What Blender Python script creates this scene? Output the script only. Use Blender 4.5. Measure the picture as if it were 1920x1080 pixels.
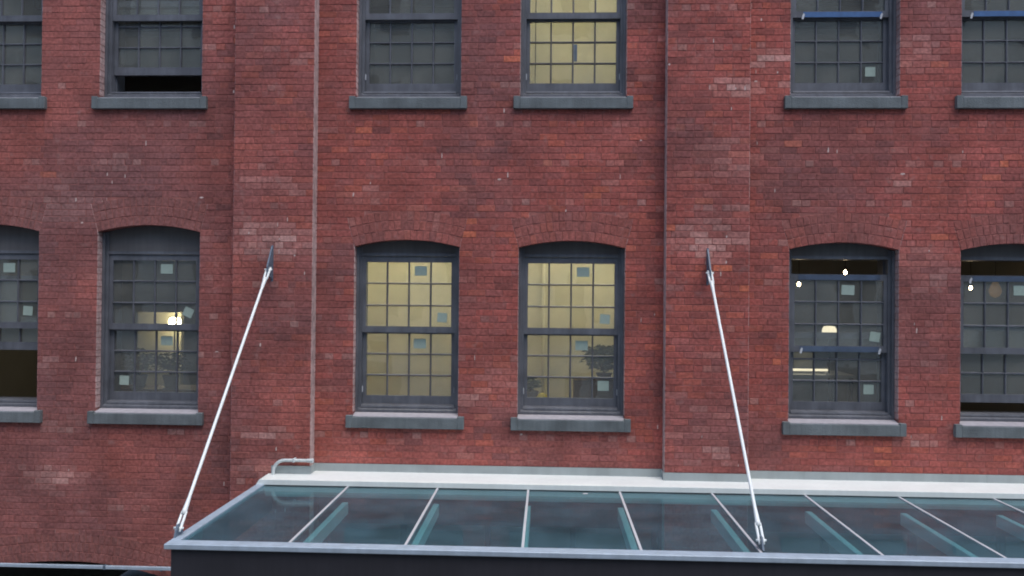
import bpy, bmesh, math, random
from mathutils import Vector, Matrix, noise
random.seed(11)
sc = bpy.context.scene
for o in list(bpy.data.objects): bpy.data.objects.remove(o, do_unlink=True)
C = sc.collection
R = math.radians
Z0 = 5.6                                   # the camera hovers 5.6 m above the pavement

# ------------------------------------------------------------------ camera
FPX, YAW, PITCH, ROLL, DIST = 1562.0, 0.04218, 0.00897, 0.00905, 9.5
cam = bpy.data.objects.new('camera', bpy.data.cameras.new('camera')); C.objects.link(cam); sc.camera = cam
cam.data.sensor_width = 36; cam.data.lens = FPX/1920*36; cam.data.clip_end = 3000
_f = Vector((-math.sin(YAW)*math.cos(PITCH), math.cos(YAW)*math.cos(PITCH), math.sin(PITCH)))
_r0 = Vector((math.cos(YAW), math.sin(YAW), 0)); _u0 = _r0.cross(_f)
_r = math.cos(ROLL)*_r0 + math.sin(ROLL)*_u0; _u = -math.sin(ROLL)*_r0 + math.cos(ROLL)*_u0
CAMP = Vector((0, -DIST, Z0))
cam.matrix_world = Matrix(((_r.x, _u.x, -_f.x, CAMP.x), (_r.y, _u.y, -_f.y, CAMP.y), (_r.z, _u.z, -_f.z, CAMP.z), (0, 0, 0, 1)))

# ------------------------------------------------------------------ sky, sun, exposure
SUN_EL, SUN_AZ = 66.0, 142.0               # azimuth clockwise from +Y: high, over the street and to the right
w = bpy.data.worlds.new('World'); sc.world = w; w.use_nodes = True
nt = w.node_tree; bg = nt.nodes['Background']
sky = nt.nodes.new('ShaderNodeTexSky'); sky.sky_type = 'NISHITA'; sky.sun_disc = False
sky.sun_elevation = R(SUN_EL); sky.sun_rotation = R(SUN_AZ); sky.air_density = 1.0; sky.dust_density = 2.0; sky.ozone_density = 1.5
nt.links.new(sky.outputs[0], bg.inputs[0]); bg.inputs[1].default_value = 0.135
sl = bpy.data.lights.new('sun', 'SUN'); sl.energy = 1.05; sl.angle = R(50); sl.color = (1, .97, .93)
sun = bpy.data.objects.new('sun', sl); C.objects.link(sun)
sd = Vector((math.sin(R(SUN_AZ))*math.cos(R(SUN_EL)), math.cos(R(SUN_AZ))*math.cos(R(SUN_EL)), math.sin(R(SUN_EL))))
sun.rotation_euler = sd.to_track_quat('Z', 'Y').to_euler()
sun.location = (0, -20, 30)
sc.view_settings.view_transform = 'Standard'; sc.view_settings.look = 'None'
sc.view_settings.exposure = 0.80; sc.view_settings.gamma = 1.0; sc.view_settings.use_curve_mapping = False
sc.cycles.use_denoising = True; sc.cycles.filter_width = 1.9
sc.cycles.max_bounces = 10; sc.cycles.transparent_max_bounces = 24; sc.cycles.caustics_reflective = False

# ------------------------------------------------------------------ materials
def nodes(name):
    m = bpy.data.materials.new(name); m.use_nodes = True
    return m, m.node_tree, m.node_tree.nodes['Principled BSDF']
def N(t, kind, **kw):
    n = t.nodes.new(kind)
    for k, v in kw.items(): setattr(n, k, v)
    return n
def mat(name, col, rough=.7, metal=0, var=.12, scale=6, bump=.0, bscale=80, streak=0.0, spec=.5):
    """base colour with soft stains, fine grain and optional vertical rain streaks"""
    m, t, b = nodes(name)
    tc = N(t, 'ShaderNodeNewGeometry')
    nz = N(t, 'ShaderNodeTexNoise'); nz.inputs['Scale'].default_value = scale; nz.inputs['Detail'].default_value = 6
    t.links.new(tc.outputs['Position'], nz.inputs['Vector'])
    cr = N(t, 'ShaderNodeMapRange'); cr.inputs[1].default_value = .3; cr.inputs[2].default_value = .7
    cr.inputs[3].default_value = 1-var; cr.inputs[4].default_value = 1+var
    t.links.new(nz.outputs[0], cr.inputs[0])
    fac = cr.outputs[0]
    if streak:
        mp = N(t, 'ShaderNodeMapping'); mp.inputs['Scale'].default_value = (22, 22, 1.2)
        t.links.new(tc.outputs['Position'], mp.inputs[0])
        n2 = N(t, 'ShaderNodeTexNoise'); n2.inputs['Scale'].default_value = 1; n2.inputs['Detail'].default_value = 3
        t.links.new(mp.outputs[0], n2.inputs['Vector'])
        c2 = N(t, 'ShaderNodeMapRange'); c2.inputs[1].default_value = .35; c2.inputs[2].default_value = .65
        c2.inputs[3].default_value = 1-streak; c2.inputs[4].default_value = 1+streak*.5
        t.links.new(n2.outputs[0], c2.inputs[0])
        mm = N(t, 'ShaderNodeMath', operation='MULTIPLY'); t.links.new(fac, mm.inputs[0]); t.links.new(c2.outputs[0], mm.inputs[1]); fac = mm.outputs[0]
    mx = N(t, 'ShaderNodeVectorMath', operation='SCALE'); mx.inputs[0].default_value = col[:3]
    t.links.new(fac, mx.inputs['Scale']); t.links.new(mx.outputs[0], b.inputs['Base Color'])
    b.inputs['Roughness'].default_value = rough; b.inputs['Metallic'].default_value = metal
    b.inputs['Specular IOR Level'].default_value = spec
    if bump:
        n3 = N(t, 'ShaderNodeTexNoise'); n3.inputs['Scale'].default_value = bscale; n3.inputs['Detail'].default_value = 5
        t.links.new(tc.outputs['Position'], n3.inputs['Vector'])
        bp = N(t, 'ShaderNodeBump'); bp.inputs['Strength'].default_value = bump; bp.inputs['Distance'].default_value = .01
        t.links.new(n3.outputs[0], bp.inputs['Height']); t.links.new(bp.outputs[0], b.inputs['Normal'])
    return m
def brick_mat(name, src):
    m, t, b = nodes(name)
    if src == 'attr':
        a = N(t, 'ShaderNodeAttribute'); a.attribute_name = 'tint'; col = a.outputs['Color']
    else:
        a = N(t, 'ShaderNodeObjectInfo'); col = a.outputs['Color']
    g = N(t, 'ShaderNodeNewGeometry')
    def nz(scale, det, lo, hi, a0=.3, a1=.7):
        n = N(t, 'ShaderNodeTexNoise'); n.inputs['Scale'].default_value = scale; n.inputs['Detail'].default_value = det
        t.links.new(g.outputs['Position'], n.inputs['Vector'])
        r = N(t, 'ShaderNodeMapRange'); r.inputs[1].default_value = a0; r.inputs[2].default_value = a1
        r.inputs[3].default_value = lo; r.inputs[4].default_value = hi; t.links.new(n.outputs[0], r.inputs[0]); return n, r.outputs[0]
    n1, f1 = nz(30, 8, .66, 1.32); n2, f2 = nz(1.7, 7, .74, 1.20)
    mm = N(t, 'ShaderNodeMath', operation='MULTIPLY'); t.links.new(f1, mm.inputs[0]); t.links.new(f2, mm.inputs[1])
    s = N(t, 'ShaderNodeVectorMath', operation='SCALE'); t.links.new(col, s.inputs[0]); t.links.new(mm.outputs[0], s.inputs['Scale'])
    # pale lime bloom in broken patches
    n3, f3 = nz(9, 8, 0, .55, .60, .78)
    mix = N(t, 'ShaderNodeMix', data_type='RGBA'); t.links.new(f3, mix.inputs['Factor'])
    t.links.new(s.outputs[0], mix.inputs['A']); mix.inputs['B'].default_value = (.36, .21, .19, 1)
    n4, f4 = nz(13, 6, 0, .6, .62, .8)
    mix2 = N(t, 'ShaderNodeMix', data_type='RGBA'); t.links.new(f4, mix2.inputs['Factor'])
    t.links.new(mix.outputs['Result'], mix2.inputs['A']); mix2.inputs['B'].default_value = (.10, .055, .05, 1)
    t.links.new(mix2.outputs['Result'], b.inputs['Base Color'])
    b.inputs['Roughness'].default_value = .9; b.inputs['Specular IOR Level'].default_value = .25
    bp = N(t, 'ShaderNodeBump'); bp.inputs['Strength'].default_value = .5; bp.inputs['Distance'].default_value = .008
    t.links.new(n1.outputs[0], bp.inputs['Height']); t.links.new(bp.outputs[0], b.inputs['Normal'])
    return m
def glass_mat(name, tint, f0=.04, wave=.0, rough=.01, dust_sheen=0, dcol=(.36, .50, .64), refl=1.0):
    """thin sheet: tinted see-through with Fresnel-weighted mirror reflection"""
    m = bpy.data.materials.new(name); m.use_nodes = True; t = m.node_tree; t.nodes.remove(t.nodes['Principled BSDF'])
    out = t.nodes['Material Output']
    tr = N(t, 'ShaderNodeBsdfTransparent'); tr.inputs[0].default_value = (*tint, 1)
    gl = N(t, 'ShaderNodeBsdfGlossy'); gl.inputs['Roughness'].default_value = rough; gl.inputs[0].default_value = (1, 1, 1, 1)
    lw = N(t, 'ShaderNodeLayerWeight'); lw.inputs[0].default_value = .5
    p5 = N(t, 'ShaderNodeMath', operation='POWER'); p5.inputs[1].default_value = 5; t.links.new(lw.outputs['Facing'], p5.inputs[0])
    ma = N(t, 'ShaderNodeMath', operation='MULTIPLY_ADD'); ma.inputs[1].default_value = (1-f0)*refl; ma.inputs[2].default_value = f0*refl
    t.links.new(p5.outputs[0], ma.inputs[0])
    mx = N(t, 'ShaderNodeMixShader'); t.links.new(ma.outputs[0], mx.inputs[0]); t.links.new(tr.outputs[0], mx.inputs[1]); t.links.new(gl.outputs[0], mx.inputs[2])
    if wave:
        g = N(t, 'ShaderNodeNewGeometry'); n = N(t, 'ShaderNodeTexNoise'); n.inputs['Scale'].default_value = 5; n.inputs['Detail'].default_value = 1
        t.links.new(g.outputs['Position'], n.inputs['Vector'])
        bp = N(t, 'ShaderNodeBump'); bp.inputs['Strength'].default_value = wave; bp.inputs['Distance'].default_value = .01
        t.links.new(n.outputs[0], bp.inputs['Height']); t.links.new(bp.outputs[0], gl.inputs['Normal'])
    if dust_sheen:            # grime film on the canopy; on window panes, reflected grey put in as colour
        df = N(t, 'ShaderNodeBsdfDiffuse'); df.inputs[0].default_value = (*dcol, 1)
        g2 = N(t, 'ShaderNodeNewGeometry'); nn = N(t, 'ShaderNodeTexNoise'); nn.inputs['Scale'].default_value = 3; nn.inputs['Detail'].default_value = 7
        t.links.new(g2.outputs['Position'], nn.inputs['Vector'])
        mr = N(t, 'ShaderNodeMapRange'); mr.inputs[1].default_value = .3; mr.inputs[2].default_value = .75; mr.inputs[3].default_value = dust_sheen*.6; mr.inputs[4].default_value = dust_sheen*1.5
        t.links.new(nn.outputs[0], mr.inputs[0])
        m2 = N(t, 'ShaderNodeMixShader'); t.links.new(mr.outputs[0], m2.inputs[0]); t.links.new(mx.outputs[0], m2.inputs[1]); t.links.new(df.outputs[0], m2.inputs[2])
        mx = m2
    t.links.new(mx.outputs[0], out.inputs[0])
    return m
def emit_mat(name, col, s):
    m, t, b = nodes(name); b.inputs['Base Color'].default_value = (*col, 1)
    b.inputs['Emission Color'].default_value = (*col, 1); b.inputs['Emission Strength'].default_value = s
    return m

M = dict(
    brick=brick_mat('brick_clay', 'attr'), brick_o=brick_mat('brick_clay_single', 'obj'),
    mortar=mat('mortar', (.315, .115, .098), .95, var=.25, scale=9, bump=.4),
    lime=mat('old_limewash', (.47, .34, .32), .95, var=.3, scale=11, bump=.4),
    dab=mat('lime_dab', (.62, .48, .44), .95, var=.2, scale=30),
    frame=mat('window_paint', (.122, .128, .146), .45, var=.22, scale=5, streak=.14),
    panel=mat('head_panel_paint', (.115, .110, .110), .6, var=.1, scale=5, streak=.1),
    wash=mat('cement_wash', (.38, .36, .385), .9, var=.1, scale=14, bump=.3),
    stone=mat('bluestone_sill', (.145, .165, .172), .85, var=.28, scale=3.2, bump=.5, bscale=60, streak=.09),
    glass=glass_mat('window_glass', (.93, .96, .95), .09, wave=.06, dust_sheen=.095, dcol=(.54, .52, .45)),
    cglass=glass_mat('canopy_glass', (.67, .86, .87), .045, wave=.05, rough=.02, dust_sheen=.10, dcol=(.22, .37, .47), refl=.5),
    sticker=mat('sticker_paper', (.36, .45, .39), .8, var=.06, scale=30),
    tape2=mat('faded_tape', (.07, .10, .155), .6, var=.2, scale=10),
    tape=mat('blue_tape', (.05, .13, .30), .6, var=.15, scale=14),
    wtape=mat('white_tape', (.55, .57, .6), .7),
    fascia=mat('fascia_paint', (.030, .029, .036), .55, var=.12, scale=4, streak=.1),
    rail=mat('rail_metal', (.36, .44, .52), .45, var=.1, scale=8, streak=.06),
    flash=mat('flashing_white', (.78, .82, .79), .5, var=.05, scale=2.2, streak=.03),
    zinc=mat('flashing_zinc', (.33, .37, .37), .6, var=.16, scale=2.5, streak=.04),
    joint=mat('joint_seal', (.52, .52, .54), .7, var=.08),
    beam=mat('rafter_paint', (.55, .60, .60), .5, var=.05),
    rod=mat('rod_white', (.80, .84, .83), .35, var=.04),
    steel=mat('plate_steel', (.11, .15, .20), .5, var=.15, scale=20),
    pipe=mat('conduit_metal', (.56, .61, .61), .4, metal=.0, var=.12, scale=25),
    plaster=mat('plaster_grey', (.40, .41, .38), .9, var=.08, scale=2),
    cream=mat('plaster_cream', (.70, .67, .50), .9, var=.10, scale=1.1),
    wood=mat('floor_wood', (.12, .08, .05), .6, var=.2, scale=5),
    ceil=mat('ceiling_grey', (.30, .30, .27), .9, var=.1, scale=3),
    render=mat('pale_render', (.76, .74, .66), .9, var=.12, scale=.6, streak=.1),
    oppglass=mat('far_window', (.16, .17, .18), .3, var=.1),
    dark=mat('storefront_metal', (.03, .032, .036), .5),
    cab=mat('cabinet_wood', (.10, .045, .03), .6, var=.2, scale=12),
    pot=mat('pot_clay', (.16, .12, .10), .8),
    leaf=mat('leaf', (.085, .10, .055), .6, var=.3, scale=15),
    yellow=mat('yellow_cloth', (.62, .50, .06), .8, var=.1, scale=20),
    paving=mat('paving', (.22, .21, .20), .9, var=.15, scale=1.2, bump=.3),
    asphalt=mat('asphalt', (.055, .055, .058), .9, var=.2, scale=3, bump=.4),
    kerb=mat('kerb_granite', (.28, .28, .28), .85, var=.15, scale=20),
    cord=mat('cord_black', (.02, .02, .02), .6),
    bulb=emit_mat('bulb_glow', (1, .74, .45), 26), shade=emit_mat('shade_glow', (1, .85, .60), .85),
    globe=emit_mat('globe_glow', (1, .82, .52), 24), amber=emit_mat('amber_glow', (.75, .42, .14), .07),
    dim_fill=emit_mat('dim_fill_glow', (1, .80, .55), 1.6),  # glow of the unseen tubes added as fill
    tube=emit_mat('tube_glow', (1, .89, .60), 24),
)

# ------------------------------------------------------------------ mesh helpers
def box(bm, x0, x1, y0, y1, z0, z1):
    v = [bm.verts.new(p) for p in ((x0,y0,z0),(x1,y0,z0),(x1,y1,z0),(x0,y1,z0),(x0,y0,z1),(x1,y0,z1),(x1,y1,z1),(x0,y1,z1))]
    for f in ((3,2,1,0),(4,5,6,7),(0,1,5,4),(1,2,6,5),(2,3,7,6),(3,0,4,7)): bm.faces.new([v[i] for i in f])
def prism(bm, pts, y0, y1):
    """outline in (x, z), extruded along y (y0 is the front)"""
    a = [bm.verts.new((x, y0, z)) for x, z in pts]; b = [bm.verts.new((x, y1, z)) for x, z in pts]
    bm.faces.new(a); bm.faces.new(b[::-1])
    n = len(pts)
    for i in range(n): bm.faces.new([a[i], b[i], b[(i+1) % n], a[(i+1) % n]])
def prismx(bm, pts, x0, x1):
    """outline in (y, z), extruded along x"""
    a = [bm.verts.new((x0, y, z)) for y, z in pts]; b = [bm.verts.new((x1, y, z)) for y, z in pts]
    bm.faces.new(a); bm.faces.new(b[::-1]); n = len(pts)
    for i in range(n): bm.faces.new([a[i], b[i], b[(i+1) % n], a[(i+1) % n]])
def tube(bm, pts, rad, seg=12, cap=True):
    rads = rad if isinstance(rad, (list, tuple)) else [rad]*len(pts)
    rings = []; pts = [Vector(p) for p in pts]
    up = None
    for i, p in enumerate(pts):
        d = (pts[min(i+1, len(pts)-1)] - pts[max(i-1, 0)]).normalized()
        if up is None: up = Vector((0, 0, 1)) if abs(d.z) < .9 else Vector((0, 1, 0))
        s = d.cross(up).normalized(); u = s.cross(d).normalized(); up = u
        rings.append([bm.verts.new(p + rads[i]*(math.cos(a)*s + math.sin(a)*u)) for a in [2*math.pi*k/seg for k in range(seg)]])
    for a, b in zip(rings, rings[1:]):
        for k in range(seg): bm.faces.new([a[k], a[(k+1) % seg], b[(k+1) % seg], b[k]])
    if cap: bm.faces.new(rings[0][::-1]); bm.faces.new(rings[-1])
def lathe(bm, prof, c=(0, 0, 0), seg=20):
    rings = [[bm.verts.new((c[0]+r*math.cos(2*math.pi*k/seg), c[1]+r*math.sin(2*math.pi*k/seg), c[2]+z)) for k in range(seg)] for r, z in prof]
    for a, b in zip(rings, rings[1:]):
        for k in range(seg): bm.faces.new([a[k], a[(k+1) % seg], b[(k+1) % seg], b[k]])
    bm.faces.new(rings[0][::-1]); bm.faces.new(rings[-1])
def mesh(name, bm, m, smooth=False, bevel=0):
    if bevel: bmesh.ops.bevel(bm, geom=list(bm.edges), offset=bevel, segments=1, affect='EDGES')
    bmesh.ops.recalc_face_normals(bm, faces=list(bm.faces))
    me = bpy.data.meshes.new(name); bm.to_mesh(me); bm.free(); me.materials.append(m)
    if smooth:
        for p in me.polygons: p.use_smooth = True
    return me
def link(name, me, parent=None, loc=(0, 0, 0), rot=(0, 0, 0)):
    o = bpy.data.objects.new(name, me); C.objects.link(o); o.parent = parent; o.location = loc; o.rotation_euler = rot
    return o
def obj(name, bm, m, parent=None, loc=(0, 0, 0), smooth=False, bevel=0):
    return link(name, mesh(name, bm, m, smooth, bevel), parent, loc)
def tag(o, label, cat, group=None):
    o['label'] = label; o['category'] = cat
    if group: o['group'] = group
    return o
def thing(name, label, cat, loc=(0, 0, 0), group=None):
    return tag(link(name, None, None, loc), label, cat, group)
def struct(name, bm, m):
    o = obj(name, bm, m); o['kind'] = 'structure'; return o
def nb(): return bmesh.new()

# ------------------------------------------------------------------ ground
bm = nb(); box(bm, -300, 300, -300, 300, -.5, -.16); struct('road', bm, M['asphalt'])
bm = nb(); box(bm, -60, 60, -4.2, .5, -.16+.001, 0); struct('pavement', bm, M['paving'])
bm = nb(); box(bm, -60, 60, -4.36, -4.203, -.155, -.004); struct('kerb', bm, M['kerb'])

# the building across the street, which the panes mirror
ob = thing('opposite_building', 'brick building across the street, mirrored dimly in the window glass', 'building', (0, -21, 0))
bm = nb(); box(bm, -40, 40, -9, 0, -.16, Z0+12.5); obj('wall', bm, M['render'], ob)
bm = nb(); box(bm, -40.2, 40.2, -9.1, .35, Z0+12.501, Z0+13); obj('cornice', bm, M['stone'], ob)
bm = nb(); box(bm, -.55, .55, -.02, .03, 0, 1.9); wme = mesh('window', bm, M['oppglass'])
for k in range(-9, 10):
    for r_ in range(5): link('window', wme, ob, (k*3.4+.9, .01, 1.2+r_*3.5))

# ------------------------------------------------------------------ building: data
bld = thing('brick_building', 'weathered red brick factory building with arched sash windows and projecting piers', 'building', (0, 0, 0))
XL, XR, ZB, ZT = -8.47, 7.125, 0.0, Z0+5.75
PIERS = [(-8.47, -7.555), (-3.575, -2.661), (1.318, 2.234), (6.21, 7.125)]
PD = .17                                    # how far the piers stand out
WCX = [-6.55, -4.636, -1.613, .277, 3.327, 5.217]
OW = 1.21; STO = 3.66                      # opening width, storey height
RING = .112
class Op: pass
def opening(cx, row, left):
    o = Op(); o.cx = cx; o.hw = OW/2; o.row = row; z = Z0 + row*STO
    o.z0 = z - 1.375; o.spring = z + (.70 if left else .548); o.rise = .08; o.rings = 3
    o.sill = (cx-.678, cx+.678, z-1.53)
    return o
OPS = [opening(c, r, i < 2) for r in (0, 1) for i, c in enumerate(WCX)]
g = Op(); g.cx = -5.56; g.hw = 1.45; g.row = -1; g.z0 = .55; g.spring = Z0-3.40; g.rise = .26; g.rings = 3; g.sill = None; GARCH = g
for o in OPS + [g]:
    o.R = (o.hw**2 + o.rise**2)/(2*o.rise); o.zc = o.spring + o.rise - o.R; o.half = math.asin(o.hw/o.R)
    o.Ro = o.R + RING*o.rings
RECT = [(-2.661, 1.318, 0, Z0-2.19), (2.234, 6.21, 0, Z0-2.19)]    # shopfront openings below the canopy
def cuts(z):
    """x-intervals that are not coursed brick at height z (openings, arches, sills)"""
    r = []
    for o in OPS + [GARCH]:
        if o.sill and o.sill[2] < z < o.z0: r.append(o.sill[:2])
        elif o.z0 <= z <= o.spring: r.append((o.cx-o.hw, o.cx+o.hw))
        elif o.spring < z < o.zc + o.Ro:
            zs = o.zc + o.Ro*math.cos(o.half)
            h = (z-o.zc)*math.tan(o.half) if z < zs else math.sqrt(max(0, o.Ro**2-(z-o.zc)**2))
            r.append((o.cx-h, o.cx+h))
    for a, b, z0, z1 in RECT:
        if z0 <= z < z1: r.append((a, b))
    return r

# ------------------------------------------------------------------ brick colours
BLOOM = [(-3.126,.575,.42,.22,.8),(1.795,.60,.42,.24,.75),(-3.161,-1.608,.28,.08,.9),(1.604,-1.543,.22,.06,.8),(-2.918,1.182,.18,.1,.5),(-2.11,1.11,.25,.12,.45),
         (2.5,2.65,.2,.12,.9),(2.106,2.309,.25,.1,.9),(3.967,1.247,.12,.12,.7),(-5.68,-2.23,.35,.15,.55),(3.8,3.25,.12,.14,.9),(4.154,2.708,.25,.2,.5),
         (-5.75,-.9,.15,.1,.5),(4.086,-1.633,.22,.06,.8),(1.935,1.526,.3,.25,.4),(-5.05,1.476,.25,.12,.3),(-3.317,1.211,.2,.1,.4),(-.62,-1.1,.3,.3,.3),
         (4.2,.3,.3,.3,.35),(-3.2,-2.0,.4,.12,.3),(1.85,-1.8,.3,.12,.4),(-5.7,1.0,.6,.3,.25),(-5.68,-1.55,.3,.12,.5)]
SOOT = [(1.011,1.552,.2,.22,.7),(.925,2.463,.25,.15,.7),(2.5,1.7,.3,.4,.5),(2.4,.2,.2,.5,.4),(-.45,.1,.15,.08,.6),(4.15,-.1,.5,.3,.35),(-7.0,1.4,.8,.8,.3),(1.1,3.2,.3,.3,.5),(3.2,1.4,.5,.3,.35)]
def lerp(a, b, t): return tuple(x+(y-x)*t for x, y in zip(a, b))
def brick_tint(x, z, rnd):
    zr = z - Z0
    n = noise.noise(Vector((x*.55, zr*.55, 3.1))); n2 = noise.noise(Vector((x*1.9, zr*1.9, 8.7)))
    c = (.285, .098, .082)
    t = rnd.random() + .28*n2 + .10*n
    if t > .86: c = lerp(c, (.40, .125, .075), rnd.uniform(.4, 1))       # orange red
    elif t > .68: c = lerp(c, (.34, .10, .085), rnd.random())
    elif t < .10: c = lerp(c, (.135, .075, .078), rnd.uniform(.4, 1))     # burnt purple
    elif t < .34: c = lerp(c, (.235, .110, .105), rnd.random())
    if rnd.random() < .025: c = lerp(c, (.07, .045, .045), rnd.uniform(.4, .9))
    if rnd.random() < .03: c = lerp(c, (.42, .26, .23), rnd.uniform(.3, .8))
    c = lerp(c, (.30, .105, .092), .46)
    # the left of the wall is browner and sootier, the right redder
    k = max(-1, min(1, (x+1.9)/3.2 if x < -1.9 else (x+1.9)/6)) + .35*n
    c = lerp(c, (.205, .106, .104), min(1, max(0, -k)*1.0)*.8) if k < 0 else lerp(c, (.34, .108, .095), k*.3)
    if rnd.random() < (.016 if x > -2.6 else .003): c = lerp(c, (.50, .17, .10), rnd.uniform(.3, .9))
    sn = noise.fractal(Vector((x*.8, zr*.9, 21.3)), .9, 2.1, 4)          # broad soot and damp
    c = lerp(c, (.165, .095, .097), max(0, min(.62, (sn-.02)*1.1)))
    if sn < -.15: c = lerp(c, (.36, .125, .10), min(.5, (-.15-sn)*1.0))
    for o in OPS:                                                        # cleaner, redder brick washed by the drip of the sills
        dz = o.sill[2]-z
        if 0 < dz < .6 and o.sill[0] < x < o.sill[1]: c = lerp(c, (.37, .115, .085), .35*(1-dz/.6)*rnd.uniform(.4, 1))
    for bx, bz, rx, rz, s in BLOOM:
        d = ((x-bx)/rx)**2 + ((zr-bz)/rz)**2
        if d < 1.6: c = lerp(c, (.50, .36, .33), s*max(0, 1-d/1.6)*rnd.uniform(.0, 1.0))
    for bx, bz, rx, rz, s in SOOT:
        d = ((x-bx)/rx)**2 + ((zr-bz)/rz)**2
        if d < 1.6: c = lerp(c, (.075, .05, .052), s*max(0, 1-d/1.6)*rnd.uniform(0, 1))
    v = rnd.uniform(.98, 1.18)
    return (max(.02, c[0]*v*1.14), max(.02, c[1]*v*.93), max(.02, c[2]*v*.90))

# ------------------------------------------------------------------ coursed bricks
CH, BH, JT, SL, HL = .0745, .0655, .0068, .2034, .1017
bricks = []     # (x0b, x1b, x0t, x1t, z0, z1, yfront, depth, tint, full, edgeL, edgeR)
rb = random.Random(5)
def course_row(x0, x1, z, yf, row, edges, free_ends):
    """lay one course between x0 and x1, broken where something else stands"""
    zb, zt = z + JT/2, z + CH - JT/2
    cb, ct = cuts(zb+.004), cuts(zt-.004)
    cm = sorted(cuts((zb+zt)/2)); segs = []; cur = x0; le = free_ends[0]
    for a, b in [c for c in cm if c[1] > x0 and c[0] < x1]:
        if a > cur: segs.append((cur, a, le, True))
        cur = max(cur, b); le = True
    if cur < x1: segs.append((cur, x1, le, free_ends[1]))
    hdr = row % 6 == 5
    pitch = HL if hdr else SL
    off = (row*SL/2 if not hdr else HL/2) + rb.uniform(-.012, .012) + (.05 if row % 4 == 1 else 0)
    def fix(x, c):          # follow a slanting opening edge at the brick's top and bottom
        best = x
        for a, b in c:
            for q in (a, b):
                if abs(q-x) < .09: best = q
        return best
    for a, b, ea, eb in segs:
        if b-a < .03: continue
        k = math.floor((a-off)/pitch); x = off + k*pitch; cutsx = []
        while x < b:
            if x > a + .045 and x < b - .045: cutsx.append(x + rb.uniform(-.006, .006))
            x += pitch
        xs = [a] + cutsx + [b]
        for i in range(len(xs)-1):
            l, r = xs[i], xs[i+1]; first, last = i == 0, i == len(xs)-2
            jl = 0 if first else JT/2; jr = 0 if last else JT/2
            lb = fix(l, cb) if first else l; rbm = fix(r, cb) if last else r
            lt = fix(l, ct) if first else l; rt = fix(r, ct) if last else r
            if min(rbm-lb, rt-lt) < .02: continue
            sh = rb.uniform(-.0025, .0025); tn = brick_tint((l+r)/2, z, rb)
            if hdr and rb.random() < .16: tn = lerp(tn, (.44, .25, .22), rb.uniform(.1, .55))
            bricks.append([lb+jl, rbm-jr, lt+jl, rt-jr, zb+sh*.4, zt+sh*.4, yf+rb.uniform(-.0025, .0015), .1, tn,
                           (not first and not last and not hdr), first and ea, last and eb])
nrow = int((ZT-ZB)/CH)
BAYS = [(PIERS[i][1], PIERS[i+1][0]) for i in range(3)]
for row in range(nrow):
    z = ZB + row*CH
    for i, (a, b) in enumerate(BAYS): course_row(a, b, z, 0, row, None, (False, False))
    for i, (a, b) in enumerate(PIERS):
        zz = z
        course_row(a, b, zz, -PD, row+1, None, (True, True))
def add_brick(bm, lay, B, pale_rng):
    lb, rr, lt, rt, z0, z1, yf, dep, tint, full, eL, eR = B
    ch = .0028; j = lambda: pale_rng.uniform(-.0018, .0018)
    dep = PD+.02 if yf < -.1 and (eL or eR) else dep
    fr = [bm.verts.new((lb+ch+j(), yf, z0+ch+j())), bm.verts.new((rr-ch+j(), yf, z0+ch+j())), bm.verts.new((rt-ch+j(), yf, z1-ch+j())), bm.verts.new((lt+ch+j(), yf, z1-ch+j()))]
    md = [bm.verts.new(p) for p in ((lb, yf+ch, z0), (rr, yf+ch, z0), (rt, yf+ch, z1), (lt, yf+ch, z1))]
    bk = [bm.verts.new(p) for p in ((lb, yf+dep, z0), (rr, yf+dep, z0), (rt, yf+dep, z1), (lt, yf+dep, z1))]
    fs = [bm.faces.new(fr)]
    for i in range(4):
        k = (i+1) % 4
        fs.append(bm.faces.new([md[i], md[k], fr[k], fr[i]])); fs.append(bm.faces.new([bk[i], bk[k], md[k], md[i]]))
    pale = lerp(tint, (.56, .40, .38), pale_rng.uniform(.75, 1))         # remains of old limewash on the returns
    for n, f in enumerate(fs):
        c = tint
        if (eR and n in (3, 4)) or (eL and n in (7, 8)): c = pale
        for lp in f.loops: lp[lay] = (*c, 1)
    return fs
# the 300 bricks that show largest become parts of their own
def px(x, y, z):
    q = Vector((x, y, z)) - CAMP; d = q.dot(_f); return FPX*q.dot(_r)/d+960, 540-FPX*q.dot(_u)/d, d
def area(B):
    u, v, d = px((B[0]+B[1])/2, B[6], B[4])
    if not (20 < u < 1900 and 10 < v < 880): return 0
    return (B[1]-B[0])*(B[5]-B[4])/d**2
full = sorted([b for b in bricks if b[9] and .18 < b[1]-b[0] < .21], key=area, reverse=True)[:300]
ids = set(id(b) for b in full)
rv = random.Random(77)
var = []
for k in range(6):
    bm = nb(); lay = bm.loops.layers.float_color.new('tint')
    add_brick(bm, lay, [-.0972, .0972, -.0972, .0972, -.0325, .0325, 0, .1, (.3, .1, .08), 1, 0, 0], rv)
    var.append(mesh('brick', bm, M['brick_o']))
for B in full:
    o = link('brick', var[rv.randrange(6)], bld, ((B[0]+B[1])/2, B[6], (B[4]+B[5])/2)); o.color = (*B[8], 1)
    o.scale.x = (B[1]-B[0])/.1944
bm = nb(); lay = bm.loops.layers.float_color.new('tint')
for B in bricks:
    if id(B) not in ids: add_brick(bm, lay, B, rv)

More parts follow.
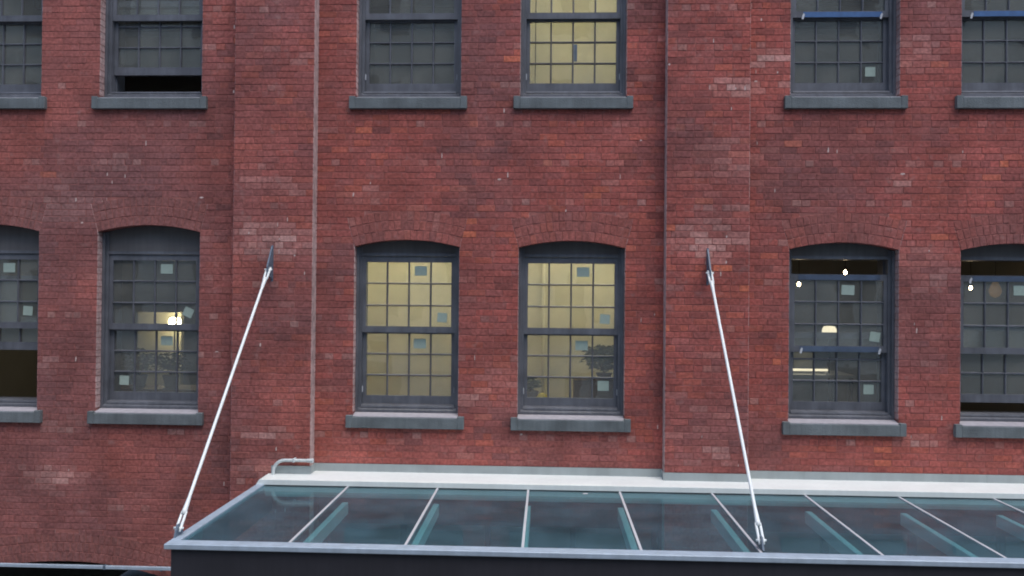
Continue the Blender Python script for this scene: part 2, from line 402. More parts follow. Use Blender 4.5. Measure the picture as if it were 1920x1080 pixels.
# ------------------------------------------------------------------ arches: rings of headers on edge
def arch_brick(o, ring, a0, a1):
    r0 = o.R + ring*RING + (.0 if ring == 0 else .004); r1 = o.R + (ring+1)*RING - .005
    g_ = .0036/o.R
    def P(r, a): return (o.cx + r*math.sin(a), o.zc + r*math.cos(a))
    return [P(r0, a0+g_), P(r0, a1-g_), P(r1, a1-g_), P(r1, a0+g_)]
def poly_brick(bm, lay, pts, yf, dep, tint, rng):
    cx_ = sum(p[0] for p in pts)/4; cz_ = sum(p[1] for p in pts)/4
    j = lambda: rng.uniform(-.0015, .0015)
    fr = [bm.verts.new((p[0]+(cx_-p[0])*.09+j(), yf, p[1]+(cz_-p[1])*.06+j())) for p in pts]
    md = [bm.verts.new((p[0], yf+.004, p[1])) for p in pts]; bk = [bm.verts.new((p[0], yf+dep, p[1])) for p in pts]
    fs = [bm.faces.new(fr)]
    for i in range(4):
        k = (i+1) % 4; fs.append(bm.faces.new([md[i], md[k], fr[k], fr[i]])); fs.append(bm.faces.new([bk[i], bk[k], md[k], md[i]]))
    for f in fs:
        for lp in f.loops: lp[lay] = (*tint, 1)
na = 0
for o in OPS + [GARCH]:
    for ring in range(o.rings):
        rm = o.R + (ring+.5)*RING; n = round(2*o.half*rm/.0745); da = 2*o.half/n
        for k in range(n):
            a0 = -o.half + k*da; pts = arch_brick(o, ring, a0, a0+da)
            xm, zm = sum(p[0] for p in pts)/4, sum(p[1] for p in pts)/4
            yf = rb.uniform(-.0035, .002); t = brick_tint(xm, zm, rb); t = lerp(t, (.27, .115, .10), .35)
            u, v, _ = px(xm, 0, zm)
            if o.row == 0 and -6 < u < 1926 and na < 300:
                b2 = nb(); l2 = b2.loops.layers.float_color.new('tint')
                poly_brick(b2, l2, [(p[0]-xm, p[1]-zm) for p in pts], 0, .1, t, rb)
                q = obj('arch_brick', b2, M['brick'], bld, (xm, yf, zm)); na += 1
            else: poly_brick(bm, lay, pts, yf, .1, t, rb)
bw = obj('brickwork', bm, M['brick'], bld); bw['kind'] = 'stuff'

# dabs of lime left at the upright joints
bm = nb(); rd = random.Random(31)
for B in bricks:
    p = .022 if B[9] else .012
    for bx, bz, rx, rz, s in BLOOM:
        if abs((B[0]+B[1])/2-bx) < rx*1.2 and abs(B[4]-Z0-bz) < rz*1.2: p += .10*s
    if rd.random() < p:
        x = B[1] + JT/2 if rd.random() < .8 else B[0]+rd.random()*(B[1]-B[0]); w_ = rd.uniform(.003, .009); z0 = B[4]+rd.uniform(-.005, .02); h = rd.uniform(.025, .07)
        if B[11] or B[10]: continue
        y = B[6]-.0015
        pts = [(x-w_*rd.uniform(.5, 1), z0), (x+w_*rd.uniform(.5, 1), z0+.004), (x+w_, z0+h*.6), (x+w_*.3, z0+h), (x-w_*.8, z0+h*.7)]
        prism(bm, pts, y, y+.012)
    if rd.random() < p*.16 and B[1]-B[0] > .08:
        x0 = rd.uniform(B[0], B[1]-.06); w_ = rd.uniform(.02, .06); z = B[5]+JT/2; y = B[6]-.0012
        prism(bm, [(x0, z-.006), (x0+w_*.5, z-.012*rd.random()-.004), (x0+w_, z-.004), (x0+w_*.8, z+.008), (x0+w_*.2, z+.006)], y, y+.012)
d_ = obj('mortar_dabs', bm, M['dab'], bld); d_['kind'] = 'stuff'

# ------------------------------------------------------------------ mortar body of the walls (the bricks stand a few mm proud of it)
def wall_body(name, x0, x1, yf, yb, ops, rects=()):
    bm = nb()
    xs = sorted(set([x0, x1] + [q for o in ops for q in (o.cx-o.hw-.005, o.cx+o.hw+.005)] + [q for r in rects for q in r[:2]]))
    for a, b in zip(xs, xs[1:]):
        m_ = (a+b)/2; col = sorted([o for o in ops if o.cx-o.hw-.004 < m_ < o.cx+o.hw+.004], key=lambda o: o.z0)
        z = ZB; bot = None
        rc = [r for r in rects if r[0] < m_ < r[1]]
        if rc: z = rc[0][3]
        for o in col:
            lo = [(a, z), (b, z)] if bot is None else bot
            zs = o.z0 - (.11 if o.sill else 0); prism(bm, lo + [(b, zs), (a, zs)], yf, yb)
            n = 14; ta, tb = [math.asin(max(-1, min(1, (q-o.cx)/o.R))) for q in (a, b)]
            bot = [(o.cx + o.R*math.sin(t), o.zc + o.R*math.cos(t)+.005) for t in [ta + (tb-ta)*k/n for k in range(n+1)]]
        lo = [(a, z), (b, z)] if bot is None else bot
        prism(bm, lo + [(b, ZT), (a, ZT)], yf, yb)
    return obj(name, bm, M['mortar'], bld)
for i, (a, b) in enumerate(BAYS):
    wall_body('wall', a-.05, b+.05, .0034, .40, [o for o in OPS + [GARCH] if a < o.cx < b], [r for r in RECT if a-.01 <= r[0] < b])
for a, b in PIERS:
    bm = nb(); box(bm, a+.006, b-.006, -PD+.0034, .03, ZB, ZT); obj('pier', bm, M['mortar'], bld)
for xs_, sg in ((PIERS[1][1], 1), (PIERS[2][0], -1), (PIERS[2][1], 1)):     # flaking limewash down the returns of the piers
    bm = nb(); z = Z0-2.0
    while z < ZT-.02:
        h = rb.uniform(.12, .5); e = xs_ + sg*rb.uniform(.001, .003); h = min(h, ZT-.01-z)
        box(bm, min(xs_-sg*.01, e), max(xs_-sg*.01, e), -PD+.003+rb.uniform(0, .012), -.006-rb.uniform(0, .05), z, z+h-.0005); z += h
    obj('limewash', bm, M['lime'], bld)
bm = nb(); box(bm, XL-.06, XR+.06, -PD-.09, .5, ZT, ZT+.22); obj('coping', bm, M['stone'], bld)

# ------------------------------------------------------------------ rooms behind the windows
def slab(name, m, *b):
    bm = nb(); box(bm, *b); obj(name, bm, m, bld)
def room(x0, x1, z0, z1, y1, m):
    slab('interior_wall', m, x0, x1, y1, y1+.1, z0, z1)
    slab('interior_wall', m, x0-.05, x0+.05, .401, y1+.1, z0, z1)
    slab('interior_wall', m, x1-.05, x1+.05, .401, y1+.1, z0, z1)
F0, F1, F2 = Z0-2.4, Z0+1.25, Z0+4.9
for a, b, name, m in [(F0-.2, F0, 'floor', 'wood'), (F1-.2, F1, 'floor', 'wood'), (F2-.2, F2, 'floor', 'ceil')]:
    slab(name, M[m], XL, XR, .402, 7.2, a, b)
slab('back_wall', M['plaster'], XL, XR, 7.2, 7.5, 0, ZT)
for a in (XL, XR): slab('side_wall', M['plaster'], a-.1, a+.1, .402, 7.5, 0, ZT)
slab('roof', M['ceil'], XL-.1, XR+.1, .41, 7.5, ZT-.1, ZT+.1)
c0, c1, c2, c3 = -8.2, -3.12, 1.77, 6.7
room(c0, c1, F0+.002, F1-.202, 5.5, M['plaster']); room(c2, c3, F0+.002, F1-.202, 5.5, M['plaster'])
room(c1+.11, c2-.11, F0+.002, F1-.202, 2.3, M['cream'])
room(c0, c1, F1+.002, F2-.202, 5.5, M['plaster']); room(c2, c3, F1+.002, F2-.202, 5.5, M['plaster'])
room(c1+.11, -.72, F1+.002, F2-.202, 4.5, M['plaster']); room(-.61, c2-.11, F1+.002, F2-.202, 2.6, M['cream'])
for x0, x1 in ((c0+.06, c1-.06), (c1+.17, -.78), (c2+.06, c3-.06)):
    for y in (1.1, 2.2, 3.3, 4.4): slab('ceiling_beam', M['wood'], x0, x1, y, y+.12, F2-.42, F2-.203)

# ------------------------------------------------------------------ windows
def q_mesh(name, m, *b):
    bm = nb(); box(bm, *b); return mesh(name, bm, m)
GW, ST, MW = 1.0, .042, .021
UY, LY = .152, .199                                # front of the outer (upper) and inner (lower) sash
PW = (GW-3*MW)/4
def sash_mesh(gh, top, bot, dep):
    bm = nb(); x = GW/2
    box(bm, -x-ST, -x, 0, dep, -bot, gh+top); box(bm, x, x+ST, 0, dep, -bot, gh+top)
    box(bm, -x, x, .001, dep-.001, gh, gh+top-.0005); box(bm, -x, x, .001, dep-.001, -bot+.0005, 0)
    return mesh('sash', bm, M['frame'])
UGH, LGH = .747, .723
SASH_U = sash_mesh(UGH, .070, .072, .044); SASH_L = sash_mesh(LGH, .070, .094, .044)
def pane_meshes(gh):
    ph = (gh-2*MW)/3
    return q_mesh('pane', M['glass'], -PW/2-.004, PW/2+.004, 0, .005, -ph/2-.004, ph/2+.004), ph
def muntin_v(gh):
    bm = nb(); prism_m(bm, gh, True); return mesh('muntin', bm, M['frame'])
def prism_m(bm, l, vert):
    h = MW/2       # a moulded bar: narrow nose, wide back
    sec = [(-.005, 0), (.005, 0), (h, .014), (h, .032), (-h, .032), (-h, .014)]
    if vert: A = [(a, b, 0) for a, b in sec]; Bv = [(a, b, l) for a, b in sec]
    else: A = [(0, b, a) for a, b in sec]; Bv = [(l, b, a) for a, b in sec]
    va = [bm.verts.new(p) for p in A]; vb = [bm.verts.new(p) for p in Bv]
    bm.faces.new(va); bm.faces.new(vb[::-1])
    for i in range(6): bm.faces.new([va[i], vb[i], vb[(i+1) % 6], va[(i+1) % 6]])
PANE_U, PHU = pane_meshes(UGH); PANE_L, PHL = pane_meshes(LGH)
MV_U, MV_L = muntin_v(UGH), muntin_v(LGH)
bm = nb(); prism_m(bm, PW, False); MH = mesh('muntin', bm, M['frame'])
STICK = [q_mesh('sticker', M['sticker'], -a/2, a/2, 0, .0015, -b/2, b/2) for a, b in ((.145, .112), (.115, .11), (.13, .115))]
bm = nb(); x = OW/2+.073
prismx(bm, [(-.052, -.155), (-.052, -.034), (-.045, -.028), (.13, .010), (.13, -.155)], -x+.072, x-.072)     # sloping wash
for s in (-1, 1):
    a, b = sorted((s*(x-.0722), s*x)); box(bm, a, b, -.0535, .10, -.1555, -.012)                                     # flat lugs let into the wall
SILL = mesh('sill', bm, M['stone'], bevel=.004)
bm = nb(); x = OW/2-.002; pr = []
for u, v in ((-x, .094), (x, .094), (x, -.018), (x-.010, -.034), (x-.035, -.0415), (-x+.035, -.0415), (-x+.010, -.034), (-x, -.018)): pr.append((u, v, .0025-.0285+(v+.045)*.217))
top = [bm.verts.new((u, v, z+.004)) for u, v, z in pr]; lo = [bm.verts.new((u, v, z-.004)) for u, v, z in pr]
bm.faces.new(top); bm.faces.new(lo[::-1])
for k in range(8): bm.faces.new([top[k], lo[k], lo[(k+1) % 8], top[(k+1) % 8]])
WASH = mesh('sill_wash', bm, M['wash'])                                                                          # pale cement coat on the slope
FZ = .447+1.375                                     # underside of the head piece above the opening's foot
def window(i, row, label, drop=0, lift=0, stickers=(), tape=None):
    o = OPS[row*6+i]; hw = o.hw; S = o.spring-o.z0
    bm = nb()                                        # window box: jambs, head, sub-sill and outer casing
    for s in (-1, 1):
        a, b = sorted((s*(hw-.001), s*(hw-.062))); box(bm, a, b, .138, .45, .0, S-.001)
        a, b = sorted((s*(hw-.0015), s*(hw-.030))); box(bm, a, b, .098, .142, .0, S-.002)
        a, b = sorted((s*(hw-.061), s*(hw-.074))); box(bm, a, b, .245, .27, .06, FZ)
    box(bm, -hw+.062, hw-.062, .135, .44, FZ, FZ+.035)
    prismx(bm, [(.096, .012), (.096, .038), (.136, .060), (.44, .080), (.44, -.115), (.132, -.115), (.132, .011)], -hw+.031, hw-.031)
    prismx(bm, [(.120, .0605), (.124, .080), (.203, .096), (.203, .060)], -hw+.0625, hw-.0625)
    wd = obj('window', bm, M['frame'], bld, (o.cx, 0, o.z0)); wd['label'] = label
    bm = nb(); n = 12                                # boarded head under the arch
    arc = [(o.R*math.sin(t)*(hw+.003)/hw, o.zc-o.z0+o.R*math.cos(t)+.003) for t in [o.half - 2*o.half*k/n for k in range(n+1)]]
    prism(bm, [(-hw+.063, FZ+.0355), (hw-.063, FZ+.0355), (hw-.0625, S-.0005), (hw+.003, S)] + arc[1:-1] + [(-hw-.003, S), (-hw+.0625, S-.0005)], .147, .17)
    obj('head_panel', bm, M['panel'], wd)
    for sash, me, pm, ph, gh, mv, y, z in ((0, SASH_U, PANE_U, PHU, UGH, MV_U, UY, 1.003-drop), (1, SASH_L, PANE_L, PHL, LGH, MV_L, LY, .191+lift)):
        link('sash', me, wd, (0, y, z))
        for k in range(3): link('muntin', mv, wd, (-GW/2 + (k+1)*PW + (k+.5)*MW, y+.006, z))
        for c in range(4):
            xc = -GW/2 + PW/2 + c*(PW+MW)
            for r_ in range(3):
                zc = z + gh - ph/2 - r_*(ph+MW)
                link('pane', pm, wd, (xc, y+.026, zc), (random.gauss(0, .007), 0, random.gauss(0, .007)))
        for r_ in (1, 2):
            for c in range(4):
                pass
            link('muntin', MH4, wd, (-GW/2, y+.0075, z + gh - r_*ph - (r_-.5)*MW))
        for ss, c, r_, dx, dz, rot, kind in stickers:
            if ss == sash:
                link('sticker', STICK[kind], wd, (-GW/2 + PW/2 + c*(PW+MW) + dx, y+.022, z + gh - ph/2 - r_*(ph+MW) + dz), (0, R(rot), 0))
    if tape:
        for (za, zb, xa, xb) in tape:
            link('tape', q_mesh('tape', M['tape' if row else 'tape2'], xa, xb, UY-.003, UY-.0005, za-drop, zb-drop), wd)
        for xx, zz in ((-.43, tape[0][0]-.02), (.45, tape[0][0]-.02)):
            bm = nb(); prism(bm, [(xx-.012, zz), (xx+.010, zz-.006), (xx+.026, zz+.05), (xx+.012, zz+.066), (xx-.004, zz+.04)], UY-.0055, UY-.0035)
            ob = obj('tape', bm, M['wtape'], wd, (0, 0, -drop)); ob['label'] = 'loose end of pale tape'
    sl_ = link('sill', SILL, wd)
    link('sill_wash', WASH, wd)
    if i in (2, 3):
        for s in (-1, 1):
            bm = nb(); box(bm, s*.545-.010, s*.545+.010, LY-.016, LY+.0005, .23, .30); obj('latch', bm, M['wtape'], wd, bevel=.003)
    return wd
bm = nb(); prism_m(bm, GW, False); MH4 = mesh('muntin', bm, M['frame'])
S0 = (0, 2, 0, .01, .02, 0, 0); S1 = (0, 3, 2, .01, -.01, 4, 1); L0_MIRROR = (1, 2, 0, 0, .0, 0, 0)  # the lower-sash one is the upper sticker's reflection, built as a sticker
window(0, 0, 'arched window at the left edge with its lower sash raised over a dark gap', lift=.575, stickers=[S0, (0, 3, 2, -.01, .02, 3, 1)])
window(1, 0, 'arched window with a glowing lamp inside, left of the left pier', stickers=[S0, (0, 3, 2, .02, .02, 24, 1), L0_MIRROR, (1, 0, 2, 0, .02, 2, 1)])
window(2, 0, 'arched window lit plain yellow, just right of the left pier', stickers=[S0, S1, L0_MIRROR])
window(3, 0, 'arched window lit yellow with plants and a brown cabinet inside', stickers=[S0, S1, L0_MIRROR, (1, 3, 2, .0, .03, 0, 2)])
window(4, 0, 'arched window with dropped upper sash, blue tape and hanging bulbs', drop=.17, stickers=[(0, 2, 0, -.02, .01, 2, 0), (0, 3, 2, .03, -.01, 8, 1), (1, 3, 2, -.02, .03, 0, 1)],
       tape=[(.937, .998, -.44, .45), (1.756, 1.815, -.46, .46)])
window(5, 0, 'arched window at the right edge with gaps above and below its sashes', drop=.17, lift=.11, stickers=[S0], tape=[(1.752, 1.812, -.40, .46)])
window(0, 1, 'upper window cut by the left edge of the picture')
window(1, 1, 'upper window with its lower sash raised above a dark gap', lift=.2)
window(2, 1, 'dark upper window just right of the left pier')
W4U = window(3, 1, 'upper window glowing yellow left of the right pier')
bm = nb(); box(bm, -.018, .018, -.003, 0, -.1, .1); obj('sticker', bm, M['steel'], W4U, (.03, LY+.02, .191+.36))
bm = nb(); tube(bm, [(-.44, .33, .1), (-.435, .33, 1.9)], .006, 6); obj('blind_cord', bm, M['cord'], W4U)
window(4, 1, 'upper window with blue tape and one square sticker low down', stickers=[(1, 3, 2, -.02, .02, 0, 1)], tape=[(.934, .994, -.42, .47)])
window(5, 1, 'upper window with blue tape cut by the right edge', tape=[(.934, .994, -.40, .47)])

# ground-floor glazing: the big arch on the left and the shopfronts under the canopy
bm = nb(); o = GARCH; n = 16
arc = [(o.R*math.sin(t), o.zc+o.R*math.cos(t)) for t in [o.half - 2*o.half*k/n for k in range(n+1)]]
prism(bm, [(o.cx-o.hw, o.z0), (o.cx+o.hw, o.z0)] + arc, .30, .34); obj('ground_window', bm, M['dark'], bld)
for a, b, z0, z1 in RECT:
    bm = nb(); box(bm, a, b, .22, .40, z1-.5, z1); box(bm, a, b, .30, .36, .0, .35)
    for k in range(5):
        x = a + (b-a)*k/4; x = min(max(x, a+.04), b-.04); box(bm, x-.035, x+.035, .26, .34, .351, z1-.501)
    sf = obj('shopfront', bm, M['dark'], bld)
    for k in range(4):
        x0 = a + (b-a)*k/4 + .04; x1 = a + (b-a)*(k+1)/4 - .04
        bm = nb(); box(bm, x0, x1, .295, .305, .351, z1-.501); obj('pane', bm, M['glass'], sf)

# ------------------------------------------------------------------ canopy
CG = Z0-2.11; YF, YK = -2.53, -.45; CX0, CX1 = -3.16, 7.7
PITCHX = .987; J0 = -2.16
cn = thing('glass_canopy', 'glass entrance canopy with dark fascia, hung from two white rods', 'canopy', (2.2, 0, 0)); OX = -2.2
def cpart(name, bm, m, **k): return obj(name, bm, m, cn, (OX, 0, 0), **k)
bm = nb(); box(bm, CX0+.03, CX1-.03, YF-.10, YF-.03, CG-.40, CG-.035); cpart('fascia', bm, M['fascia'], bevel=.004)
for x in (CX0+.03, CX1-.085):
    bm = nb(); box(bm, x, x+.055, YF-.029, -PD-.03, CG-.34, CG-.036); cpart('side_fascia', bm, M['fascia'], bevel=.004)
bm = nb(); box(bm, CX0-.016, CX1+.016, YF-.135, YF-.005, CG-.034, CG+.012); cpart('front_rail', bm, M['rail'], bevel=.006)
for x in (CX0-.013, CX1-.072):
    bm = nb(); box(bm, x, x+.085, YF-.004, -PD-.012, CG-.034, CG+.014); cpart('side_rail', bm, M['rail'], bevel=.005)
njo = []; x = J0
while x < CX1-.2: njo.append(x); x += PITCHX
ed = [CX0+.012] + njo + [CX1-.012]
for a, b in zip(ed, ed[1:]):
    bm = nb(); box(bm, a+.005, b-.005, YF-.003, YK+.06, CG-.012, CG); cpart('pane', bm, M['cglass'])
for x in njo:
    bm = nb(); box(bm, x-.011, x+.011, YF-.001, YK+.05, CG-.010, CG+.0045); cpart('joint_strip', bm, M['joint'])
    bm = nb(); box(bm, x-.030, x+.030, YF-.028, YK-.10, CG-.265, CG-.143); cpart('rafter', bm, M['beam'])
bm = nb(); box(bm, CX0+.05, CX1-.05, YK-.012, YK+.06, CG-.115, CG-.02); cpart('ledger_beam', bm, M['zinc'])
# flashing against the wall, stepping round the piers
zt = CG+.075
for a, b in BAYS[1:]:
    bm = nb(); box(bm, a+.001, b-.001, -.018, -.006, zt-.01, zt+.090); cpart('upstand', bm, M['zinc'])
    bm = nb(); prismx(bm, [(-.0185, zt+.002), (-.0185, zt-.02), (-PD-.018, zt-.02), (-PD-.018, zt)], a+.002, b-.002); cpart('cover_plate', bm, M['flash'])
for a, b in PIERS[1:3]:
    a2 = max(a-.014, CX0+.06)
    bm = nb(); box(bm, a2, b+.014, -PD-.016, -PD-.004, zt-.012, zt+.086)
    for s, xx in ((-1, a), (1, b)):
        if xx > CX0+.06: p, q = sorted((xx+s*.004, xx+s*.0145)); box(bm, p, q, -PD-.0035, -.0185, zt-.011, zt+.0865)
    cpart('upstand', bm, M['zinc'])
bm = nb(); prismx(bm, [(-PD-.0185, zt), (-PD-.0185, zt-.02), (YK+.02, zt-.03), (YK, zt-.068), (YK-.004, zt-.068), (YK-.004, zt-.012)], CX0+.03, CX1-.03); cpart('cover_plate', bm, M['flash'], bevel=.0015)
bm = nb(); prism(bm, [(CX0-.02, zt-.07), (CX0+.029, zt-.07), (CX0+.029, zt-.004), (CX0+.015, zt-.012)], YK-.004, -PD-.02); cpart('cover_end', bm, M['flash'])
bm = nb(); box(bm, .40, .45, YK-.13, YK-.09, CG+.0005, CG+.003); cpart('label_tag', bm, M['wtape'])
for x in (.69, 2.9, 4.9):
    bm = nb(); box(bm, x-.004, x+.004, -.021, -.0185, zt-.001, zt+.091); cpart('seam', bm, M['zinc'])

# ------------------------------------------------------------------ the two white rods
def tie_rod(xt, xb, label):
    t = thing('tie_rod', label, 'support rod', (xb, YF+.12, CG), 'rods that hold the canopy up')
    A = Vector((xt-xb, -PD-.13-(YF+.12), .265-(-2.11))); Bp = Vector((0, 0, .075)); d = (A-Bp).normalized()
    L = (A-Bp).length; side = Vector((1, 0, 0)); nrm = d.cross(side).normalized()
    def P(u, s=0, k=0): return Bp + d*u + side*s + nrm*k
    bm = nb(); tube(bm, [P(.13), P(.17), P(.30), P(L-.30), P(L-.17), P(L-.13)], [.022, .022, .0148, .0148, .022, .022], 14); obj('rod', bm, M['rod'], t, smooth=True)
    for base, sgn in ((0, 1), (L, -1)):
        bm = nb()
        for s in (-1, 1):
            pts = [P(base+sgn*u, s*.018) for u in (.16, .10, .0, -.035)]
            tube(bm, pts, [.010, .012, .012, .008], 8)
        tube(bm, [P(base, -.042), P(base, .042)], .011, 8)
        obj('clevis', bm, M['rod'], t, smooth=True)
    # fin plates: upright on the wall, low on the canopy rail
    wy = -PD-.004-(YF+.12); za = A.z
    bm = nb(); prismx(bm, [(wy, za+.27), (wy-.012, za+.27), (A.y-.045, za+.03), (A.y-.045, za-.05), (wy-.03, za-.10), (wy, za-.10)], A.x-.008, A.x+.008)
    box(bm, A.x-.012, A.x+.012, wy-.0005, wy+.012, za-.13, za+.28); obj('wall_plate', bm, M['steel'], t)
    bm = nb(); prismx(bm, [(-.085, .013), (.075, .013), (.035, .11), (-.03, .11)], -.008, .008); obj('foot_plate', bm, M['steel'], t)
tie_rod(-3.12, -3.163, 'white hanger rod from the left pier down to the canopy corner')
tie_rod(1.778, 1.812, 'white hanger rod from the right pier down to the canopy edge')

# ------------------------------------------------------------------ conduit on the left pier, bar over the ground arch
t = thing('conduit_pipe', 'short bent metal pipe curving off the canopy onto the left pier', 'pipe', (-3.06, -.235, CG))
zc_ = Z0-1.868-CG
pts = [(0, 0, .0), (0, 0, .10)] + [(.13-.13*math.cos(a), 0, .10+.135*math.sin(a)) for a in [R(k) for k in range(12, 91, 13)]] + [(.40, 0, .2355)]
bm = nb(); tube(bm, pts, .0185, 12); obj('pipe', bm, M['pipe'], t, smooth=True)
bm = nb(); tube(bm, [(.385, 0, .2355), (.432, 0, .2355)], .0215, 12); tube(bm, [(.4325, 0, .2355), (.455, 0, .2355)], .026, 12); obj('coupling', bm, M['pipe'], t)
bm = nb(); box(bm, .225, .245, -.022, .06, .214, .258); obj('pipe_clip', bm, M['pipe'], t, bevel=.003)
t = thing('metal_bar', 'thin pale bar along the wall over the dark ground arch', 'bar', (-5.8, -.085, Z0-3.17))
for a, b in ((-1.7, .73), (.75, 1.62)):
    bm = nb(); box(bm, a, b, -.018, .018, -.018, .018); obj('bar', bm, M['rail'], t, bevel=.003)
for x in (-1.65, .742, 1.4):
    bm = nb(); box(bm, x-.012, x+.012, -.014, .09, -.03, -.0185) if x != .742 else box(bm, x-.014, x+.014, -.022, .022, -.022, .022); obj('bracket', bm, M['steel'], t)

# ------------------------------------------------------------------ things inside the rooms
def ceiling_lamp_or_fill(x, y, z, ln, label, m='tube', grp='ceiling lamps in the yellow rooms'):
    t = thing('ceiling_lamp_or_fill', label, 'lamp', (x, y, z), grp)
    bm = nb(); box(bm, -ln/2, ln/2, -.06, .06, -.05, -.002); obj('housing', bm, M['wtape'], t)
    bm = nb(); box(bm, -ln/2+.03, ln/2-.03, -.05, .05, -.09, -.0505); obj('tube', bm, M[m], t)
ceiling_lamp_or_fill(-1.9, 1.2, F1-.203, 1.4, 'tube lamp on the ceiling behind the plain yellow window')
ceiling_lamp_or_fill(.4, 1.2, F1-.203, 1.4, 'tube lamp on the ceiling behind the yellow window with plants')
ceiling_lamp_or_fill(.4, 1.2, F2-.203, 1.4, 'tube lamp on the ceiling behind the upper yellow window')
for x, z, lab in ((-5.6, F1, 'added dim fill light behind the lower left windows'), (4.2, F1, 'added dim fill light behind the lower right windows'), (-5.6, F2, 'added dim fill light behind the upper left windows'),
                  (-1.9, F2, 'added dim fill light behind the dark upper window'), (4.2, F2, 'added dim fill light behind the upper right windows')):
    ceiling_lamp_or_fill(x, 3.0 if z == F1 else 1.6, z-.203, 1.4, lab, 'dim_fill', 'added fill lights in the dark rooms')  # unseen tubes added to lift the black of the dark rooms
for x, y, z0, z1, lab in ((-.05, 2.2, F0, F1-.203, 'thin riser pipe on the back wall of the lower yellow room'), (-.28, 2.5, F1, F2-.203, 'thin riser pipe on the back wall of the upper yellow room')):
    t = thing('riser_pipe', lab, 'pipe', (x, y, z0))
    bm = nb(); tube(bm, [(0, 0, 0), (0, 0, z1-z0)], .022, 10); obj('pipe', bm, M['cream'], t, smooth=True)
    bm = nb()
    for k in (.6, 1.8, 3.0): tube(bm, [(0, 0, k), (0, 0, k+.04)], .03, 10)
    obj('collar', bm, M['cream'], t)
def pendant(x, y, z, ceil, label, r=.021, m='bulb'):
    t = thing('pendant_bulb', label, 'lamp', (x, y, z), 'bare bulbs hanging indoors')
    bm = nb(); lathe(bm, [(.006, -r*1.2), (r*.7, -r*.9), (r, -r*.1), (r*.8, r*.6), (r*.4, r*1.4)]); obj('bulb', bm, M[m], t, smooth=True)
    bm = nb(); tube(bm, [(0, 0, r*1.4), (0, 0, ceil-z)], .004, 6); tube(bm, [(0, 0, r*1.4), (0, 0, r*1.4+.05)], .016, 8); obj('cord', bm, M['cord'], t)
CL = F1-.203
pendant(3.976, 1.8, Z0+.347, CL, 'topmost bare bulb behind the window with blue tape')
pendant(3.306, 1.6, Z0+.181, CL, 'bare bulb at the upper left of the window with blue tape')
pendant(4.748, 2.6, Z0-.325, CL, 'lowest bare bulb, at the right of the window with blue tape')
pendant(5.565, 1.7, Z0+.153, CL, 'bare bulb behind the window at the right edge')
pendant(6.30, 2.5, Z0+.13, CL, 'dim amber lamp behind the window at the right edge', r=.085, m='amber')
def drum_lamp(x, y, z, rad, h, m, label, floor):
    t = thing('drum_lamp', label, 'lamp', (x, y, floor))
    bm = nb(); lathe(bm, [(rad*.96, 0), (rad, h*.15), (rad*.97, h*.6), (rad*.75, h*.95), (rad*.3, h)], (0, 0, z-floor), 24); obj('lamp_shade', bm, M[m], t, smooth=True)
    bm = nb(); tube(bm, [(0, 0, .03), (0, 0, z-floor)], .012, 8); lathe(bm, [(.13, 0), (.13, .02), (.02, .03)]); obj('stand', bm, M['cord'], t)
drum_lamp(4.237, 3.2, Z0-.53, .105, .115, 'shade', 'lit white drum lamp behind the window with blue tape', F0)
drum_lamp(-5.46, 2.52, Z0-.47, .085, .10, 'globe', 'lit lamp behind the window left of the left pier', F0)
def table(x0, x1, y0, y1, z, m, label):
    t = thing('table', label, 'table', ((x0+x1)/2, (y0+y1)/2, F0)); a, b = (x1-x0)/2, (y1-y0)/2; h = z-F0
    bm = nb(); box(bm, -a, a, -b, b, h-.04, h); obj('table_top', bm, M[m], t)
    for sx in (-1, 1):
        for sy in (-1, 1):
            bm = nb(); box(bm, sx*(a-.05)-.025, sx*(a-.05)+.025, sy*(b-.05)-.025, sy*(b-.05)+.025, 0, h-.041); obj('leg', bm, M['cord'], t)
table(3.3, 4.5, 2.85, 3.7, Z0-1.12, 'wtape', 'pale table behind the window with blue tape')
table(-6.3, -4.5, 1.0, 1.6, Z0-1.25, 'cab', 'table with plants behind the window left of the left pier')
bm = nb(); box(bm, -.33, .33, -.05, .05, 0, 2.1); tag(obj('screen_panel', bm, M['cream'], None, (-5.82, 2.85, F0)), 'lit yellow panel behind the window left of the left pier', 'panel')
t = thing('strip_lamp', 'lit strip lamp on its bracket over the pale table', 'lamp', (3.72, 2.93, Z0-1.119))
bm = nb(); box(bm, -.40, .40, -.03, .03, .05, .085); obj('diffuser', bm, M['shade'], t)
bm = nb(); box(bm, -.41, .41, -.04, .04, .0855, .10); box(bm, -.40, -.37, -.02, .02, .0, .0295); box(bm, .37, .40, -.02, .02, .0, .0295); obj('bracket', bm, M['wtape'], t)
bm = nb(); box(bm, -.14, .14, -.05, .05, 0, .28); tag(obj('picture_board', bm, M['cream'], None, (3.93, 3.5, Z0-1.118)), 'small lit board on the pale table behind the taped window', 'board')
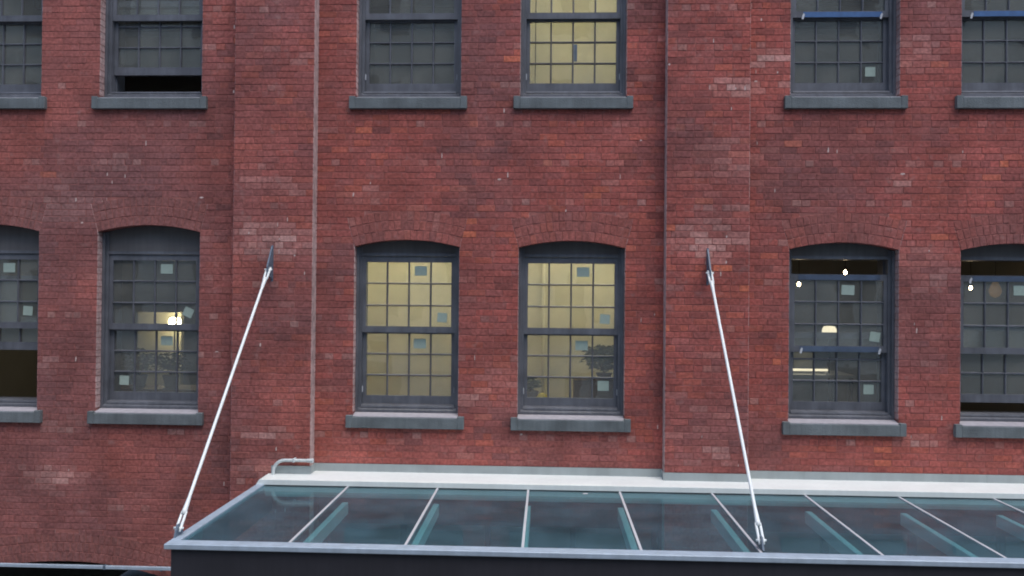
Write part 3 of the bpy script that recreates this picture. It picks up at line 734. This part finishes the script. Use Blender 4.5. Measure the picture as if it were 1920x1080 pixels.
def plant(x, y, z, h, wd, n, label, seed, ps=1.0):
    rp = random.Random(seed); t = thing('potted_plant', label, 'plant', (x, y, z), 'potted plants indoors')
    bm = nb(); lathe(bm, [(.07, 0), (.10, .14*ps), (.105, .14*ps), (.105, .16*ps), (.09, .16*ps)]); obj('pot', bm, M['pot'], t)
    bm = nb()
    for k in range(7):
        a = rp.uniform(0, 6.28); tube(bm, [(0, 0, .15*ps), (.4*wd*math.cos(a)*.5, .4*wd*math.sin(a)*.5, .15*ps+h*.5), (.4*wd*math.cos(a), .4*wd*math.sin(a), .15*ps+h*.85)], [.006, .005, .003], 5)
    obj('stems', bm, M['cab'], t)
    bm = nb()
    for k in range(n):
        while True:
            p = Vector((rp.uniform(-1, 1), rp.uniform(-1, 1), rp.uniform(-1, 1)))
            if p.length < 1: break
        p = Vector((p.x*wd/2, p.y*wd/2, .16*ps + h*.55 + p.z*h*.48)); q = Matrix.Rotation(rp.uniform(0, 6.28), 3, 'Z') @ Matrix.Rotation(rp.uniform(-1, 1), 3, 'X')
        l, b = rp.uniform(.05, .09), rp.uniform(.015, .03)
        v = [bm.verts.new(p + q @ Vector(c)) for c in ((0, 0, 0), (l*.5, -b, .008), (l, 0, -.01), (l*.5, b, .008))]; bm.faces.new(v)
    me = bpy.data.meshes.new('foliage'); bm.to_mesh(me); bm.free(); me.materials.append(M['leaf']); link('foliage', me, t)
t = thing('cabinet', 'dark brown cabinet inside the yellow window with plants', 'cabinet', (.62, .95, F0))
bm = nb(); box(bm, -.28, .28, -.2, .2, 0, 1.37); obj('carcass', bm, M['cab'], t)
for s in (-1, 1):
    bm = nb(); box(bm, min(s*.01, s*.27), max(s*.01, s*.27), -.215, -.201, .05, 1.34); obj('door', bm, M['cab'], t)
plant(.72, .95, F0+1.371, .34, .52, 700, 'bushy plant on the brown cabinet', 3, .45)
t = thing('stool', 'low stool with a small plant behind the lower left of the yellow window', 'stool', (-.16, .82, F0))
bm = nb(); box(bm, -.2, .2, -.16, .16, 1.02, 1.06); obj('seat', bm, M['cab'], t)
for sx in (-1, 1):
    for sy in (-1, 1):
        bm = nb(); box(bm, sx*.17-.018, sx*.17+.018, sy*.13-.018, sy*.13+.018, 0, 1.019); obj('leg', bm, M['cab'], t)
plant(-.20, .82, F0+1.061, .16, .22, 120, 'small plant on the stool behind the yellow window', 4)
bm = nb(); lathe(bm, [(.05, 0), (.085, .03), (.09, .08), (.05, .13), (.02, .15)], seg=9); tag(obj('yellow_bag', bm, M['yellow'], None, (-.05, .72, F0+1.061)), 'small yellow bag at the foot of the lit window', 'bag')
plant(-5.35, 1.25, Z0-1.248, .34, .42, 260, 'left plant on the table behind the window with the lamp', 5)
plant(-4.95, 1.3, Z0-1.248, .30, .46, 260, 'right plant on the table behind the window with the lamp', 6)
